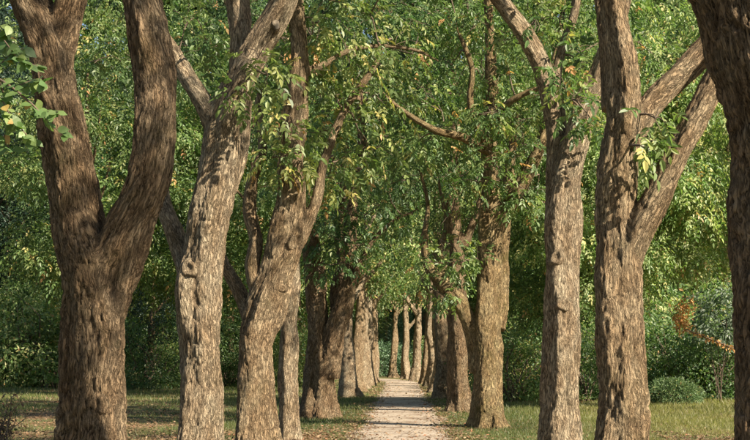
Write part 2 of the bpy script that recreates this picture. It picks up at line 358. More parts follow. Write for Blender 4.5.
def leaf_geo(base, d, side, L, W, col, shape='lens', droop=0.18):
    """one leaf blade per row; lens = two quads folded along the midrib, dia = one quad"""
    n = len(base); up = norm(np.cross(side, d)); L = L[:, None]; W = W[:, None]
    if shape == 'lens':
        v = np.stack([base,
                      base + d * L * 0.30 + side * W * 0.46 + up * W * 0.14,
                      base + d * L * 0.68 + side * W * 0.40 + up * W * 0.10 - up * L * droop * 0.3,
                      base + d * L - up * L * droop,
                      base + d * L * 0.68 - side * W * 0.40 + up * W * 0.10 - up * L * droop * 0.3,
                      base + d * L * 0.30 - side * W * 0.46 + up * W * 0.14], 1).reshape(-1, 3)
        i = (np.arange(n) * 6)[:, None]
        f = np.stack([i + [0, 1, 2, 3], i + [0, 3, 4, 5]], 1).reshape(-1, 4); c = np.repeat(col, 2, 0)
    else:
        v = np.stack([base, base + d * L * 0.5 + side * W * 0.5, base + d * L - up * L * droop, base + d * L * 0.5 - side * W * 0.5], 1).reshape(-1, 3)
        f = (np.arange(n) * 4)[:, None] + np.arange(4); c = col
    return v, f, c
def join(geos):
    v0 = 0; V, Fa, C = [], [], []
    for v, f, c in geos:
        V.append(v); Fa.append(f + v0); C.append(c); v0 += len(v)
    return np.vstack(V), np.vstack(Fa), np.vstack(C)
def leaf_mesh(name, geos, mat=None):
    v, f, c = join(geos)
    c4 = np.concatenate([c, np.ones((len(c), 1))], 1)
    return mesh_np(name, v, f, mat or LEAF, False, {'leaf_col': ('FLOAT_COLOR', 'FACE', c4)})

def compound(pos, out, rng, pal, Lf=0.14, pairs=3, shape='lens', colc=None, droop=0.8):
    """pinnate leaves at pos pointing along out: 2*pairs+1 leaflets each"""
    n = len(pos); d = norm(out + np.array([0, 0, -1]) * rng.uniform(0.1, droop, (n, 1)) + rng.normal(0, 0.35, (n, 3)))
    hz = norm(np.cross(d, np.array([0, 0, 1.0]) + rng.normal(0, 0.25, (n, 3)))); rl = Lf * rng.uniform(1.5, 2.2, n)
    base_c = pick(pal, n, rng) if colc is None else colc
    G = []
    for k in range(pairs + 1):
        t = 0.35 + 0.65 * k / pairs
        p = pos + d * (rl * t)[:, None] + np.array([0, 0, -1]) * (rl * 0.25 * t * t)[:, None]
        for s in ((-1, 1) if k < pairs else (0,)):
            dd = norm(d * (0.55 if s else 1) + hz * s * 0.9 + np.array([0, 0, -0.35]) + rng.normal(0, 0.16, (n, 3)))
            sd_ = norm(np.cross(dd, norm(np.cross(hz, d)) + rng.normal(0, 0.3, (n, 3))))
            L_ = Lf * rng.uniform(0.7, 1.15, n) * (0.75 + 0.25 * k / pairs)
            G.append(leaf_geo(p, dd, sd_, L_, L_ * rng.uniform(0.42, 0.56, n), base_c * rng.uniform(0.82, 1.18, (n, 1)), shape))
    return G
def simple_leaves(pos, out, rng, pal, Lf, wr=0.6, shape='dia', droop=0.6, colc=None):
    n = len(pos); d = norm(out + np.array([0, 0, -1]) * rng.uniform(0, droop, (n, 1)) + rng.normal(0, 0.5, (n, 3)))
    side = norm(np.cross(d, np.array([0, -0.3, 0.8]) + rng.normal(0, 0.8, (n, 3)))); L_ = Lf * rng.uniform(0.6, 1.2, n)
    return [leaf_geo(pos, d, side, L_, L_ * wr, pick(pal, n, rng) if colc is None else colc, shape)]
def in_clumps(centres, radii, per, rng, flat=0.6):
    """points spread in flattened clumps, denser near the rim; returns pos, outward"""
    k = np.repeat(np.arange(len(centres)), per); n = len(k)
    u = norm(rng.normal(0, 1, (n, 3))); r = rng.uniform(0, 1, n) ** 0.45
    off = u * (r * np.asarray(radii)[k])[:, None]; off[:, 2] *= flat
    off[:, 2] -= 0.25 * (np.hypot(off[:, 0], off[:, 1]) ** 2) / np.maximum(np.asarray(radii)[k], 0.2)
    return np.asarray(centres)[k] + off, norm(off + 1e-6), k

def bend(a, b, r0, r1, rng, sag=0.25, n=7):
    a = np.asarray(a, float); b = np.asarray(b, float); L = np.linalg.norm(b - a)
    m1 = a + (b - a) * 0.35 + rng.normal(0, 0.08, 3) * L + np.array([0, 0, sag * L * 0.6]); m2 = a + (b - a) * 0.7 + rng.normal(0, 0.07, 3) * L + np.array([0, 0, sag * L * 0.4])
    return resample([(*a, r0), (*m1, r0 * 0.75 + r1 * 0.25), (*m2, r0 * 0.35 + r1 * 0.65), (*b, r1)], max(L / n, 0.05))

# ------------------------------------------------------------------ row trees drawn as stem chains
def chain(pts, Y, scale=None):
    """(px, py, r_px[, dY]) -> metres at depth Y"""
    out = []
    for p in pts:
        dy = p[3] if len(p) > 3 else 0.0
        x, y, z = px(p[0], p[1], Y + dy); out.append((x, y, z, p[2] / F * (Y + dy)))
    return out
def grow(tips, n, crown_c, crown_r, rng, zmin):
    """clump centres inside the crown ellipsoid above zmin"""
    out = []
    while len(out) < n:
        u = rng.normal(0, 1, 3); u /= np.linalg.norm(u); r = rng.uniform(0.25, 1) ** 0.5
        p = np.array(crown_c) + u * r * np.array(crown_r)
        if p[2] > zmin: out.append(p)
    return np.array(out)
def row_tree(label, chains_px, Y, mat, voxel, seed, crown=None, pal=GREEN, clumps=26, per=42, zmin=6.5, Lf=0.14, extra=(), extra_per=40, extra_pal=None,
             group='old trees lining the path', flare=0.2, depth=0.022, knots=(), cuts=(), pairs=3, clr=(0.5, 0.95)):
    rng = np.random.default_rng(seed * 13 + 5)
    ch = [chain(c, Y) for c in chains_px]
    for c in ch:                                            # every stem tapers out instead of ending blunt
        p, q = np.array(c[-2]), np.array(c[-1])
        if q[3] > 0.025:
            d = norm(q[:3] - p[:3]) * max(0.5, q[3] * 9); c.append((*(q[:3] + d * 0.55 + rng.normal(0, 0.05, 3)), q[3] * 0.6)); c.append((*(q[:3] + d + np.array([0, 0, 0.12])), q[3] * 0.18))
    b = ch[0][0]; base = np.array([b[0], b[1], 0.0])
    ch[0] = [(b[0], b[1], -0.12, b[3] * 1.05)] + ch[0][1:] if b[2] < 0.3 else ch[0]
    root = empty('avenue_tree', base); tag(root, label, 'tree', group)
    loc = [[(x - base[0], y - base[1], z, r) for x, y, z, r in c] for c in ch]
    tm = wood_mesh('trunk', loc, voxel, mat, depth, float(seed), flare); link('trunk', tm, root)
    tips = [np.array(c[-1][:3]) for c in loc[0:]]
    sk = np.vstack([resample(c, 0.3) for c in loc])
    # clumps
    cc = grow(tips, clumps, np.array(crown[0]) - base, crown[1], rng, zmin) if clumps else np.zeros((0, 3))
    ex = np.array([np.array(px(e[0], e[1], Y + e[2])) - base for e in extra]).reshape(-1, 3)
    curves = []
    hi = sk[sk[:, 2] > max(2.4, sk[:, 2].max() * 0.45)]
    allc = np.vstack([cc, ex]); nodes = [tuple(p) for p in hi]
    for c in allc[np.argsort(np.linalg.norm(allc - hi[-1, :3], axis=1))] if len(allc) else []:
        P = np.array(nodes); dd = np.linalg.norm(P[:, :3] - c, axis=1) + np.maximum(0, P[:, 2] - c[2]) * 0.6; a = P[np.argmin(dd)]
        r0 = min(a[3] * 0.55, 0.012 + 0.016 * np.linalg.norm(a[:3] - c)); R = bend(a[:3], c, max(r0, 0.014), 0.007, rng, 0.12)
        curves.append(R); nodes += [tuple(R[len(R) // 2]), tuple(R[-1])]
    G = []
    if len(cc):
        rad = rng.uniform(*clr, len(cc)); pos, out, k = in_clumps(cc, rad, per, rng)
        shade = rng.uniform(0.8, 1.25, len(cc))[k][:, None]
        G += compound(pos, out, rng, pal, Lf, pairs, colc=pick(pal, len(pos), rng) * shade)
        for c, r in zip(cc, rad):
            for _ in range(5):
                e = c + norm(rng.normal(0, 1, 3)) * r * np.array([0.8, 0.8, 0.4]); curves.append(bend(c, e, 0.007, 0.003, rng, 0.05, 4))
    if len(ex):
        rad = np.array([e[3] for e in extra]); pos, out, k = in_clumps(ex, rad, extra_per, rng, 0.75)
        G += compound(pos, out, rng, extra_pal or pal, Lf, pairs)
        for c, r in zip(ex, rad):
            for _ in range(4):
                e = c + norm(rng.normal(0, 1, 3)) * r * 0.8; curves.append(bend(c, e, 0.006, 0.003, rng, 0.05, 4))
    if curves: link('branches', twig_mesh('branches', curves, 6), root)['kind'] = 'stuff'
    if G: link('crown', leaf_mesh('crown', G), root)['kind'] = 'stuff'
    for (kx, ky, kr, sx) in knots: knot(root, base, kx, ky, kr, tm, sx, mat)
    for (kx, ky, kr, dY) in cuts:
        c, nn = on_bark(tm, base, kx, ky); cut_end(root, c + nn * 0.05, kr / F * Y)
    return root, base

def lathe_obj(name, prof, mat, root, c, axis, sy=1.0, seed=0):
    """ring profile [(radius, height)] turned round axis at c"""
    rng = np.random.default_rng(seed + 3); seg = 18; th = np.linspace(0, 2 * np.pi, seg, endpoint=False)
    ax = Vector(axis).normalized(); q = ax.to_track_quat('Z', 'Y'); V = []
    wob = 1 + 0.16 * np.cos(2 * th + seed) + 0.1 * np.cos(3 * th + seed * 2) + rng.normal(0, 0.06, seg)
    for r, h in prof:
        for t, w in zip(th, wob): V.append(q @ Vector((r * math.cos(t) * w, r * math.sin(t) * w * sy, h)) + Vector(c))
    V = np.array(V); n = len(prof); i = np.arange(n * seg).reshape(n, seg); j = np.roll(i, -1, 1)
    f = np.stack([i[:-1], j[:-1], j[1:], i[1:]], -1).reshape(-1, 4)
    at = {'bark_co': ('FLOAT_VECTOR', 'POINT', V * 1.5), 'ridge': ('FLOAT', 'POINT', np.full(len(V), 0.62))}
    return link(name, mesh_np(name, V, f, mat, True, at), root)
def on_bark(tm, base, kx, ky):
    n = len(tm.vertices); co = np.empty(n * 3, np.float32); tm.vertices.foreach_get('co', co); co = co.reshape(-1, 3) + base
    nr = np.empty(n * 3, np.float32); tm.vertices.foreach_get('normal', nr); nr = nr.reshape(-1, 3)
    d = np.hypot(VX + co[:, 0] / co[:, 1] * F - kx, HY - (co[:, 2] - EYE) / co[:, 1] * F - ky); ok = d < max(3.0, d.min() + 1.0)
    y0 = co[ok, 1].min(); sel = ok & (co[:, 1] < y0 + 0.08); near = np.linalg.norm(co - co[sel].mean(0), axis=1) < 0.12
    return Vector((co[sel].mean(0) - base).tolist()), Vector(norm(nr[near].mean(0)).tolist())
def knot(root, base, kx, ky, kr, tm, sy, mat):
    c, n = on_bark(tm, base, kx, ky); r = kr / F * (c.y + base[1])
    lathe_obj('knot', [(r * 1.4, -r * 0.5), (r * 1.18, 0.0), (r * 1.0, r * 0.28), (r * 0.76, r * 0.36), (r * 0.5, r * 0.26), (r * 0.3, r * 0.12), (r * 0.15, r * 0.1), (0.002, r * 0.12)], mat, root, c, n, sy, int(kx))
def cut_end(root, c, r):
    o = lathe_obj('sawn_stub', [(r * 1.3, -r * 1.6), (r * 1.15, -r * 0.3), (r * 1.05, 0.0), (r * 0.86, 0.012)], BARK_PALE, root, c, (0.25, -0.95, 0.1), 1.2, 2)
    lathe_obj('cut_face', [(r * 0.87, 0.010), (r * 0.5, 0.016), (0.002, 0.014)], CUTWOOD, root, c, (0.25, -0.95, 0.1), 1.2, 2)

# ---- left row
TWIN, TWIN_BASE = row_tree('thick twin-stemmed tree, fissured bark coloured dark for shade, curved bare stem, a broad-leaved sprig beside it', [
    [(93, 556, 39), (93, 440, 32), (96, 360, 29.5), (96, 310, 30), (88, 262, 28), (76, 215, 24.5), (68, 150, 23.5), (57, 90, 22.5), (47, 40, 22), (28, 0, 18), (10, -60, 17), (-10, -160, 12)],
    [(52, 62, 19), (66, 20, 15), (76, -20, 14), (92, -110, 11, 0.5), (100, -200, 8, 1)],
    [(101, 315, 26), (114, 265, 22.5, -0.05), (130, 222, 21.5, -0.1), (147, 182, 20.5, -0.12), (155, 130, 20, -0.1), (154, 80, 19.5), (145, 20, 18.5), (138, -40, 19, 0.1), (150, -150, 14, 0.3), (140, -260, 9, 0.3)]],
    11.5, BARK_SHADE_DARK, 0.016, 1, ((-3.2, 12.5, 9.0), (3.0, 2.6, 2.4)), GREEN, 9, 34, 7.4, 0.13, depth=0.034,
    knots=[(104, 405, 6, 1.3), (118, 345, 5, 1.0)])
row_tree('pale furrowed tree leaning over the path, ring-shaped branch scar and sawn stub', [
    [(200, 483, 28), (200, 440, 23), (202, 360, 21), (200, 300, 22), (202, 262, 23), (210, 215, 21), (219, 170, 19), (226, 120, 17), (240, 80, 15), (258, 45, 14), (280, 5, 13), (300, -50, 11), (310, -130, 8)],
    [(222, 190, 15, 0.15), (233, 150, 13, 0.3), (239, 90, 12, 0.45), (240, 30, 11, 0.5), (232, -40, 10, 0.6), (225, -150, 7, 0.8)],
    [(218, 132, 11), (206, 108, 10, 0.1), (190, 82, 9, 0.3), (172, 52, 8.5, 0.5), (150, 20, 7, 0.7), (130, -30, 6, 0.9)],
    [(198, 285, 14, 0.1), (184, 255, 11, 0.35), (172, 225, 9, 0.5), (163, 200, 8, 0.7), (160, 165, 6, 0.9)]],
    16.7, BARK_PALE, 0.0205, 2, ((-3.0, 17.5, 10.0), (3.2, 3.0, 2.6)), GREEN, 11, 36, 7.8, 0.125, depth=0.024,
    extra=[(258, 58, -0.6, 0.35), (242, 92, -0.5, 0.25), (268, 75, -0.6, 0.3), (232, 40, 0.5, 0.35)], extra_per=14,
    knots=[(189, 268, 7, 1.3)], cuts=[(274, 24, 4.2, -0.16)])
L3_extra = [(x, y, dy, r) for x, y, dy, r in [(318, 20, 0, .6), (345, 45, .3, .6), (310, 70, .2, .5), (335, 95, .5, .55), (365, 70, .8, .6), (322, 130, .6, .5), (355, 120, .9, .6), (380, 100, 1, .6),
            (340, 160, .8, .5), (370, 150, 1.2, .6), (300, 150, -.4, .3), (395, 45, 1.2, .6), (285, 115, -.4, .3), (330, 0, .2, .7), (370, 15, .5, .7), (325, 178, 1, .4), (272, 158, -.5, .28), (300, 40, .3, .4)]]
row_tree('tree leaning across the path, wavy side stem, yellowing drooping leaves above its trunk', [
    [(257, 459, 22), (256, 425, 19), (255, 370, 17.5), (257, 335, 18), (266, 305, 18), (278, 268, 16.5), (287, 232, 16.5), (292, 195, 14), (292, 160, 12.5), (296, 110, 11), (300, 60, 9.5), (297, 20, 9), (290, -50, 8), (300, -140, 5)],
    [(263, 322, 10), (258, 295, 8.5, 0.05), (252, 268, 7.5), (256, 240, 7, 0.1), (249, 212, 6.5, 0.15), (252, 182, 6, 0.2), (262, 150, 5, 0.3), (258, 110, 4, 0.4)],
    [(255, 325, 9, 0.15), (240, 292, 7, 0.4), (226, 266, 6, 0.6), (212, 235, 5, 0.9), (205, 200, 4, 1.1)],
    [(295, 245, 9, 0.1), (308, 222, 6.5, 0.1), (318, 195, 5.5, 0.1), (325, 160, 4.5, 0.2), (345, 110, 4, 0.5), (372, 70, 3.5, 0.8)],
    [(299, 75, 4.5, 0), (325, 64, 3.2, 0.2), (350, 50, 2.8, 0.3), (380, 46, 2.4, 0.4), (415, 50, 1.8, 0.5), (440, 62, 1.2, 0.5)]],
    20.5, BARK, 0.022, 3, ((-2.0, 22.0, 9.3), (3.6, 3.0, 3.2)), GREEN, 26, 44, 6.4, 0.13, extra=L3_extra, extra_per=30, extra_pal=WARM,
    knots=[(293, 243, 4.5, 1.3), (283, 288, 4, 1.0)])
row_tree('slim pale trunk standing close behind the wavy-stemmed leaning tree', [
    [(289, 441, 13), (289, 415, 10), (288, 370, 9.5), (289, 330, 9.5), (291, 290, 9), (291, 240, 8), (287, 160, 7), (282, 90, 6), (285, 0, 4)]],
    25.3, BARK_PALE, 0.03, 4, ((-3.6, 26.5, 9.0), (3.4, 2.8, 3.4)), DEEP, 26, 46, 5.8, 0.125)
row_tree('broad dark trunk forking low into two stems, flared base in grass', [
    [(320, 418, 20), (320, 398, 16.5), (320, 365, 15), (318, 330, 11.5), (316, 295, 10.5), (313, 260, 10), (308, 225, 8), (300, 180, 6.5), (285, 120, 5), (280, 40, 4)],
    [(326, 375, 13, -0.1), (334, 345, 10.5, -0.2), (340, 318, 10, -0.2), (348, 292, 8.5, -0.2), (352, 265, 7.5, -0.1), (350, 232, 6.5, 0), (356, 195, 5.5, 0.3), (362, 140, 4.5, 0.5), (355, 60, 3.5, 0.8)],
    [(347, 296, 4, -0.2), (358, 268, 2.8, -0.4), (372, 242, 2.3, -0.5), (392, 222, 1.8, -0.5), (412, 212, 1.2, -0.5)],
    [(338, 322, 7, 0.1), (336, 290, 6, 0.4), (342, 262, 5.5, 0.6), (338, 225, 5, 0.8), (345, 160, 4, 1)]],
    34.7, BARK_SHADE_DARK, 0.03, 5, ((-2.0, 36.0, 9.2), (4.2, 4.2, 4.2)), DEEP, 72, 56, 5.0, 0.13, depth=0.03,
    extra=[(330, 215, -.5, .5), (345, 195, -.8, .6), (365, 215, -.5, .6), (385, 235, 0, .6), (310, 190, -.5, .5), (322, 245, -.6, .4), (400, 180, -1, .7), (375, 175, -1, .7), (350, 240, .8, .5), (395, 150, -.5, .6), (360, 150, -.5, .6), (335, 165, -.5, .5), (412, 215, -.6, .5), (405, 120, 0, .6), (345, 262, -.9, .42), (318, 268, -.9, .35), (335, 238, -1, .5), (360, 245, -1, .45), (380, 205, -1, .6), (350, 215, -1.1, .55), (325, 222, -1, .5), (420, 175, -.5, .6), (435, 150, 0, .6)], extra_per=26)
# ---- right row
row_tree('big shaded trunk with deep bark furrows, leaning, at the sunny grass edge', [
    [(792, 618, 60), (790, 440, 50), (787, 330, 50), (785, 230, 50), (776, 130, 51), (758, 40, 52), (738, -40, 50), (715, -120, 44), (690, -230, 34), (680, -350, 22)],
    [(770, 60, 36), (800, -30, 32, 0.2), (840, -130, 26, 0.4), (870, -260, 18, 0.6)]],
    8.0, BARK_SHADE_DARK, 0.019, 6, ((3.6, 7.2, 9.6), (2.4, 2.2, 1.8)), GREEN, 18, 40, 8.0, 0.14, depth=0.034)
row_tree('forked tree with two long bare limbs slanting up behind a big shaded trunk', [
    [(619, 508, 31), (620, 440, 26), (621, 370, 22.5), (621, 300, 22), (620, 255, 22.5), (617, 210, 20), (618, 165, 19), (624, 120, 18), (622, 75, 17), (616, 30, 15), (610, -20, 13), (600, -100, 10), (610, -200, 7)],
    [(622, 270, 17), (636, 235, 14.5, -0.08), (655, 200, 13.5, -0.12), (678, 152, 13, -0.1), (702, 105, 12.5, 0), (728, 55, 11.5, 0.2), (760, 0, 10, 0.4), (800, -80, 8, 0.6)],
    [(622, 165, 14), (634, 132, 14, 0.1), (655, 100, 13, 0.25), (682, 74, 12.5, 0.4), (708, 48, 12, 0.5), (745, 10, 10, 0.7), (770, -60, 8, 1)],
    [(612, 110, 10, 0.2), (608, 60, 9, 0.35), (603, 0, 8, 0.5), (590, -80, 6, 0.8)]],
    14.3, BARK, 0.019, 7, ((3.2, 15.0, 9.6), (2.8, 2.6, 2.2)), GREEN, 14, 34, 7.8, 0.135, depth=0.028,
    extra=[(640, 145, -.5, .22), (655, 118, -.3, .2)], extra_per=8, extra_pal=WARM)
row_tree('straight pale trunk with two round knots, forking into a dark stem', [
    [(559, 467, 22), (559, 430, 20), (560, 380, 19.5), (561, 330, 18.5), (561, 280, 17.5), (562, 230, 16.5), (565, 190, 15.5), (573, 150, 13.5), (583, 115, 12.5), (598, 82, 11.5), (612, 40, 10), (625, -10, 9), (640, -80, 7)],
    [(560, 225, 13), (557, 180, 11.5, 0.15), (556, 125, 10.5, 0.25), (550, 90, 10, 0.3), (540, 60, 9.5, 0.3), (524, 32, 9, 0.2), (500, 0, 8, 0.1), (470, -40, 7, 0), (440, -90, 5)],
    [(553, 100, 6, 0.3), (560, 55, 5, 0.5), (575, 10, 4.5, 0.8), (580, -60, 4, 1)]],
    19.0, BARK_PALE, 0.021, 8, ((2.6, 20.5, 9.8), (3.4, 3.0, 2.8)), GREEN, 15, 40, 7.4, 0.13, depth=0.02,
    extra=[(572, 100, -.6, .35), (590, 118, -.7, .3), (560, 75, -.3, .35), (600, 60, .3, .4), (535, 20, .3, .5), (575, 60, .4, .5), (560, 20, .8, .6)], extra_per=18,
    knots=[(557, 257, 6.5, 1.1), (564, 305, 7, 0.85)])
row_tree('mossy trunk flaring at its foot with a low dark limb across the path', [
    [(487, 428, 20), (487, 412, 17), (488, 385, 15.5), (488, 340, 14), (489, 290, 12), (489, 245, 12.5), (489, 215, 11.5), (491, 185, 9.5), (489, 145, 7.5), (492, 90, 6), (489, 20, 4.6), (484, -60, 3.4), (478, -150, 2)],
    [(489, 240, 10), (502, 218, 8.5, -0.05), (515, 195, 8, -0.1), (528, 172, 7, -0.1), (545, 130, 6, 0), (555, 60, 4.5, 0.3)],
    [(479, 372, 9.5, 0.1), (473, 335, 9, 0.1), (462, 306, 8.5, 0), (446, 287, 7.2, 0), (430, 268, 5.2, 0.1), (424, 240, 3.4, 0.2), (428, 205, 2.4, 0.4), (420, 170, 1.6, 0.4)],
    [(446, 287, 5.5, 0), (440, 255, 3.4, 0.3), (446, 225, 2.6, 0.6), (440, 190, 1.8, 0.8)],
    [(489, 150, 6, -0.3), (477, 128, 4.2, -1.0), (470, 100, 3.6, -1.3), (472, 70, 3, -1.4), (462, 40, 2.4, -1.4)],
    [(489, 140, 5, -0.3), (500, 112, 4, -1.0), (516, 98, 3.4, -1.3), (540, 88, 2.6, -1.4)],
    [(489, 150, 6, -0.3), (465, 138, 4.4, -1.0), (435, 130, 3.8, -1.3), (405, 112, 3, -1.4), (390, 100, 2.2, -1.4)],
    [(496, 330, 10, 0.5), (501, 270, 8, 0.9), (506, 210, 6, 1.2), (512, 150, 5, 1.4)]],
    29.7, BARK_MOSS, 0.03, 9, ((2.2, 31.0, 9.0), (4.0, 3.8, 4.2)), GREEN, 68, 56, 5.2, 0.13,
    extra=[(430, 262, -.3, .4), (446, 296, -.4, .25), (440, 240, .2, .5), (462, 268, .4, .4), (420, 285, 0, .4), (520, 200, -.6, .45), (470, 180, -.7, .5), (500, 170, -.8, .5), (477, 258, -.5, .4), (462, 262, -.7, .35), (455, 200, 0, .5), (488, 150, -1.1, .5), (495, 110, -1, .5), (483, 75, -1, .55), (500, 40, -1, .6), (478, 20, -.9, .6), (520, 120, -.8, .5), (510, 75, -.8, .5), (460, 130, -.6, .45), (450, 60, -.6, .5), (530, 40, -.5, .6)], extra_per=26)
row_tree('dark-barked straight trunk behind the mossy one, at the path edge', [
    [(459, 412, 15), (458, 400, 12), (458, 370, 11), (458, 330, 10.5), (457, 290, 10), (456, 250, 8), (452, 200, 6.5), (455, 130, 5), (450, 40, 4)],
    [(457, 262, 5), (468, 235, 4.5), (482, 200, 4), (495, 140, 3)]],
    38.5, BARK_SHADE_DARK, 0.035, 10, ((1.6, 40.0, 9.5), (4.2, 4.0, 4.6)), DEEP, 72, 56, 4.6, 0.135)

# ------------------------------------------------------------------ generic trees (shared meshes)
def far_wood(seed, H, r, lean=0.0, fork=0.35, mat=BARK, voxel=0.06):
    rng = np.random.default_rng(seed); c0 = [(0, 0, -0.1, r * 1.45), (0.02, 0, 0.35, r * 1.12)]
    top = None
    for k in range(1, 7):
        t = k / 6; c0.append((lean * t + rng.normal(0, 0.04), rng.normal(0, 0.06), H * t, r * (1 - 0.75 * t)))
    ch = [c0]
    for _ in range(5):
        t = rng.uniform(fork, 0.75); a = rng.uniform(0, 2 * np.pi); L = H * rng.uniform(0.18, 0.32)
        z = H * t; x0 = lean * t; rr = r * (1 - 0.75 * t) * 0.62
        ch.append([(x0, 0, z, rr), (x0 + math.cos(a) * L * 0.35, math.sin(a) * L * 0.35, z + L * 0.4, rr * 0.8), (x0 + math.cos(a) * L * 0.7, math.sin(a) * L * 0.7, z + L * 0.95, rr * 0.4)])
    return wood_mesh('trunk', ch, voxel, mat, 0.03, seed, 0.35)
def far_crown(seed, c, rad, clumps, per, pal, Lf, clr, zmin, shape='dia', wr=0.5, droop=0.7, mat=None):
    rng = np.random.default_rng(seed); cc = grow(None, clumps, np.array(c), rad, rng, zmin)
    pos, out, k = in_clumps(cc, rng.uniform(*clr, len(cc)), per, rng, 0.6)
    pos[:, 2] = np.maximum(pos[:, 2], 0.05 + rng.uniform(0, 0.1, len(pos)))
    shade = rng.uniform(0.72, 1.3, len(cc))[k][:, None]
    return leaf_mesh('crown', simple_leaves(pos, out, rng, pal, Lf, wr, shape, droop, pick(pal, len(pos), rng) * shade), mat)

ROWW = [far_wood(100 + k, 9.0, 0.34 + 0.03 * (k % 2), lean=[0.5, -0.3, 0.2][k], mat=[BARK, BARK_PALE, BARK_PALE][k]) for k in range(3)]
ROWC = [far_crown(200 + k, (0, 0, 9.0), (3.6, 3.6, 4.2), 56, 170, [GREEN, GREEN, SUNNY][k], 0.20, (0.7, 1.2), 5.2) for k in range(3)]
ROWT = [far_crown(210 + k, (0, 0, 8.6), (2.8, 2.8, 3.8), 30, 140, [GREEN, SUNNY][k], 0.20, (0.6, 1.0), 4.8) for k in range(2)]
def place(name, wm, cm, x, y, label, cat, group, s=1.0, rz=0.0, sz=None):
    root = empty(name, (x, y, 0)); root.rotation_euler.z = rz; root.scale = (s, s, sz or s); tag(root, label, cat, group)
    if wm: link('trunk', wm, root)
    if cm: link('crown', cm, root)['kind'] = 'stuff'
    return root
k = 0
ORD = ['', 'first', 'second', 'third', 'fourth', 'fifth', 'sixth']
far_right = [(1.62, 50.5), (1.75, 60), (1.68, 73), (1.5, 80), (1.0, 91), (0.35, 99), (-0.75, 107)]
far_left = [(-2.15, 53), (-2.15, 61), (-2.1, 68), (-2.0, 75), (-1.95, 82), (-2.0, 89)]
for i, (x, y) in enumerate(far_right):
    lab = ORD[i] + ' row tree beyond the slim lit trunk on the mossy trunk\'s side' if i else 'slim lit trunk just beyond the dark straight one at the path edge'
    place('avenue_tree', ROWW[k % 3], ROWT[k % 2], x, y, lab, 'tree', 'far row trees beside the mossy trunk' if i else 'old trees lining the path', 1.0, random.uniform(0, 6.28)); k += 1
for i, (x, y) in enumerate(far_left):
    lab = ORD[i] + ' pale row tree beyond the half hidden trunk, far along the path' if i else 'trunk half hidden behind the low-forked dark tree'
    place('avenue_tree', ROWW[(k + 1) % 3], ROWC[k % 3], x, y, lab, 'tree', 'far row trees beyond the forked trunk' if i else 'old trees lining the path', 1.0, random.uniform(0, 6.28)); k += 1

# ------------------------------------------------------------------ woodland behind the rows
WW = [far_wood(300 + k, 15, 0.26, lean=0.6 * (k - 1), mat=[BARK, BARK_SHADE_DARK][k % 2], voxel=0.06) for k in range(2)]
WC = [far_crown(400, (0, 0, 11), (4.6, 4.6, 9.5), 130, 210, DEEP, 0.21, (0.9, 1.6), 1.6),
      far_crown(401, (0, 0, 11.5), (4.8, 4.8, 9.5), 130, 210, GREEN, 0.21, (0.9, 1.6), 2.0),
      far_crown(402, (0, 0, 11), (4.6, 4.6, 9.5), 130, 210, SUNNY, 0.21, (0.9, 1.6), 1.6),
      far_crown(404, (0, 0, 10.5), (4.4, 4.4, 9.5), 120, 190, HAZE_LIT, 0.2, (0.8, 1.5), 1.0),
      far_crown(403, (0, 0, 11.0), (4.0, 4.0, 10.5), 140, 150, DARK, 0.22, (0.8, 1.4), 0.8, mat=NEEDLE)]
SC = [far_crown(500, (0, 0, 1.3), (1.9, 1.9, 1.8), 34, 150, DEEP, 0.14, (0.5, 0.9), 0.1),
      far_crown(501, (0, 0, 1.3), (1.9, 1.9, 1.8), 34, 150, GREEN, 0.14, (0.5, 0.9), 0.1),
      far_crown(502, (0, 0, 1.1), (1.8, 1.8, 1.5), 34, 140, SUNNY, 0.13, (0.5, 0.8), 0.1),
      far_crown(503, (0, 0, 1.1), (1.7, 1.7, 1.4), 30, 120, WARM + [((0.30, 0.14, 0.05), 2)], 0.14, (0.5, 0.8), 0.1),
      far_crown(504, (0, 0, 1.2), (1.8, 1.8, 1.6), 34, 140, HAZE_LIT, 0.14, (0.5, 0.8), 0.1)]
def shrub_stems(seed):
    rng = np.random.default_rng(seed); cv = []
    for _ in range(9):
        a = rng.uniform(0, 6.28); cv.append(bend((rng.normal(0, .12), rng.normal(0, .12), -0.05), (math.cos(a) * rng.uniform(.3, 1.3), math.sin(a) * rng.uniform(.3, 1.3), rng.uniform(1.0, 2.4)), 0.03, 0.008, rng, 0.1))
    return twig_mesh('stems', cv, 6)
ST = shrub_stems(5)
LAND = [(62, 'the hanging sprig'), (150, 'the twin-stemmed tree'), (232, 'the ring-scarred leaning tree'), (296, 'the wavy-stemmed tree'), (365, 'the low-forked dark trunk'), (440, 'the bend of the path'),
        (522, 'the mossy trunk'), (592, 'the knotted pale trunk'), (680, 'the tree with slanting limbs'), (9999, 'the big shaded trunk')]
def behind(x, y):
    p = VX + x / y * F
    return next(n for lim, n in LAND if p < lim)
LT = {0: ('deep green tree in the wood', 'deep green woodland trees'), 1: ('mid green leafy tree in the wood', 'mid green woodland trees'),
      2: ('yellow-green sunlit tree in the wood', 'sunlit woodland trees'), 3: ('green tree in the wood, leaves painted pale for haze and light', 'haze-paled woodland trees'), 4: ('dark evergreen tree beyond the lawn', 'dark evergreens')}
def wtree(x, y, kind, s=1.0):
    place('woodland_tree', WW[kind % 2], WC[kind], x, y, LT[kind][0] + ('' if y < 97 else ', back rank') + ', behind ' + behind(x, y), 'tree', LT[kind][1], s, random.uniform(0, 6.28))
LS = {0: ('deep green leafy shrub edging the wood', 'deep green shrubs'), 1: ('mid green leafy shrub edging the wood', 'mid green shrubs'), 2: ('yellow-green shrub edging the wood', 'yellow-green shrubs'), 3: ('rusty autumn-tinted shrub edging the wood', 'autumn-tinted shrubs'), 4: ('green shrub edging the wood, leaves painted pale for haze and light', 'haze-paled shrubs')}
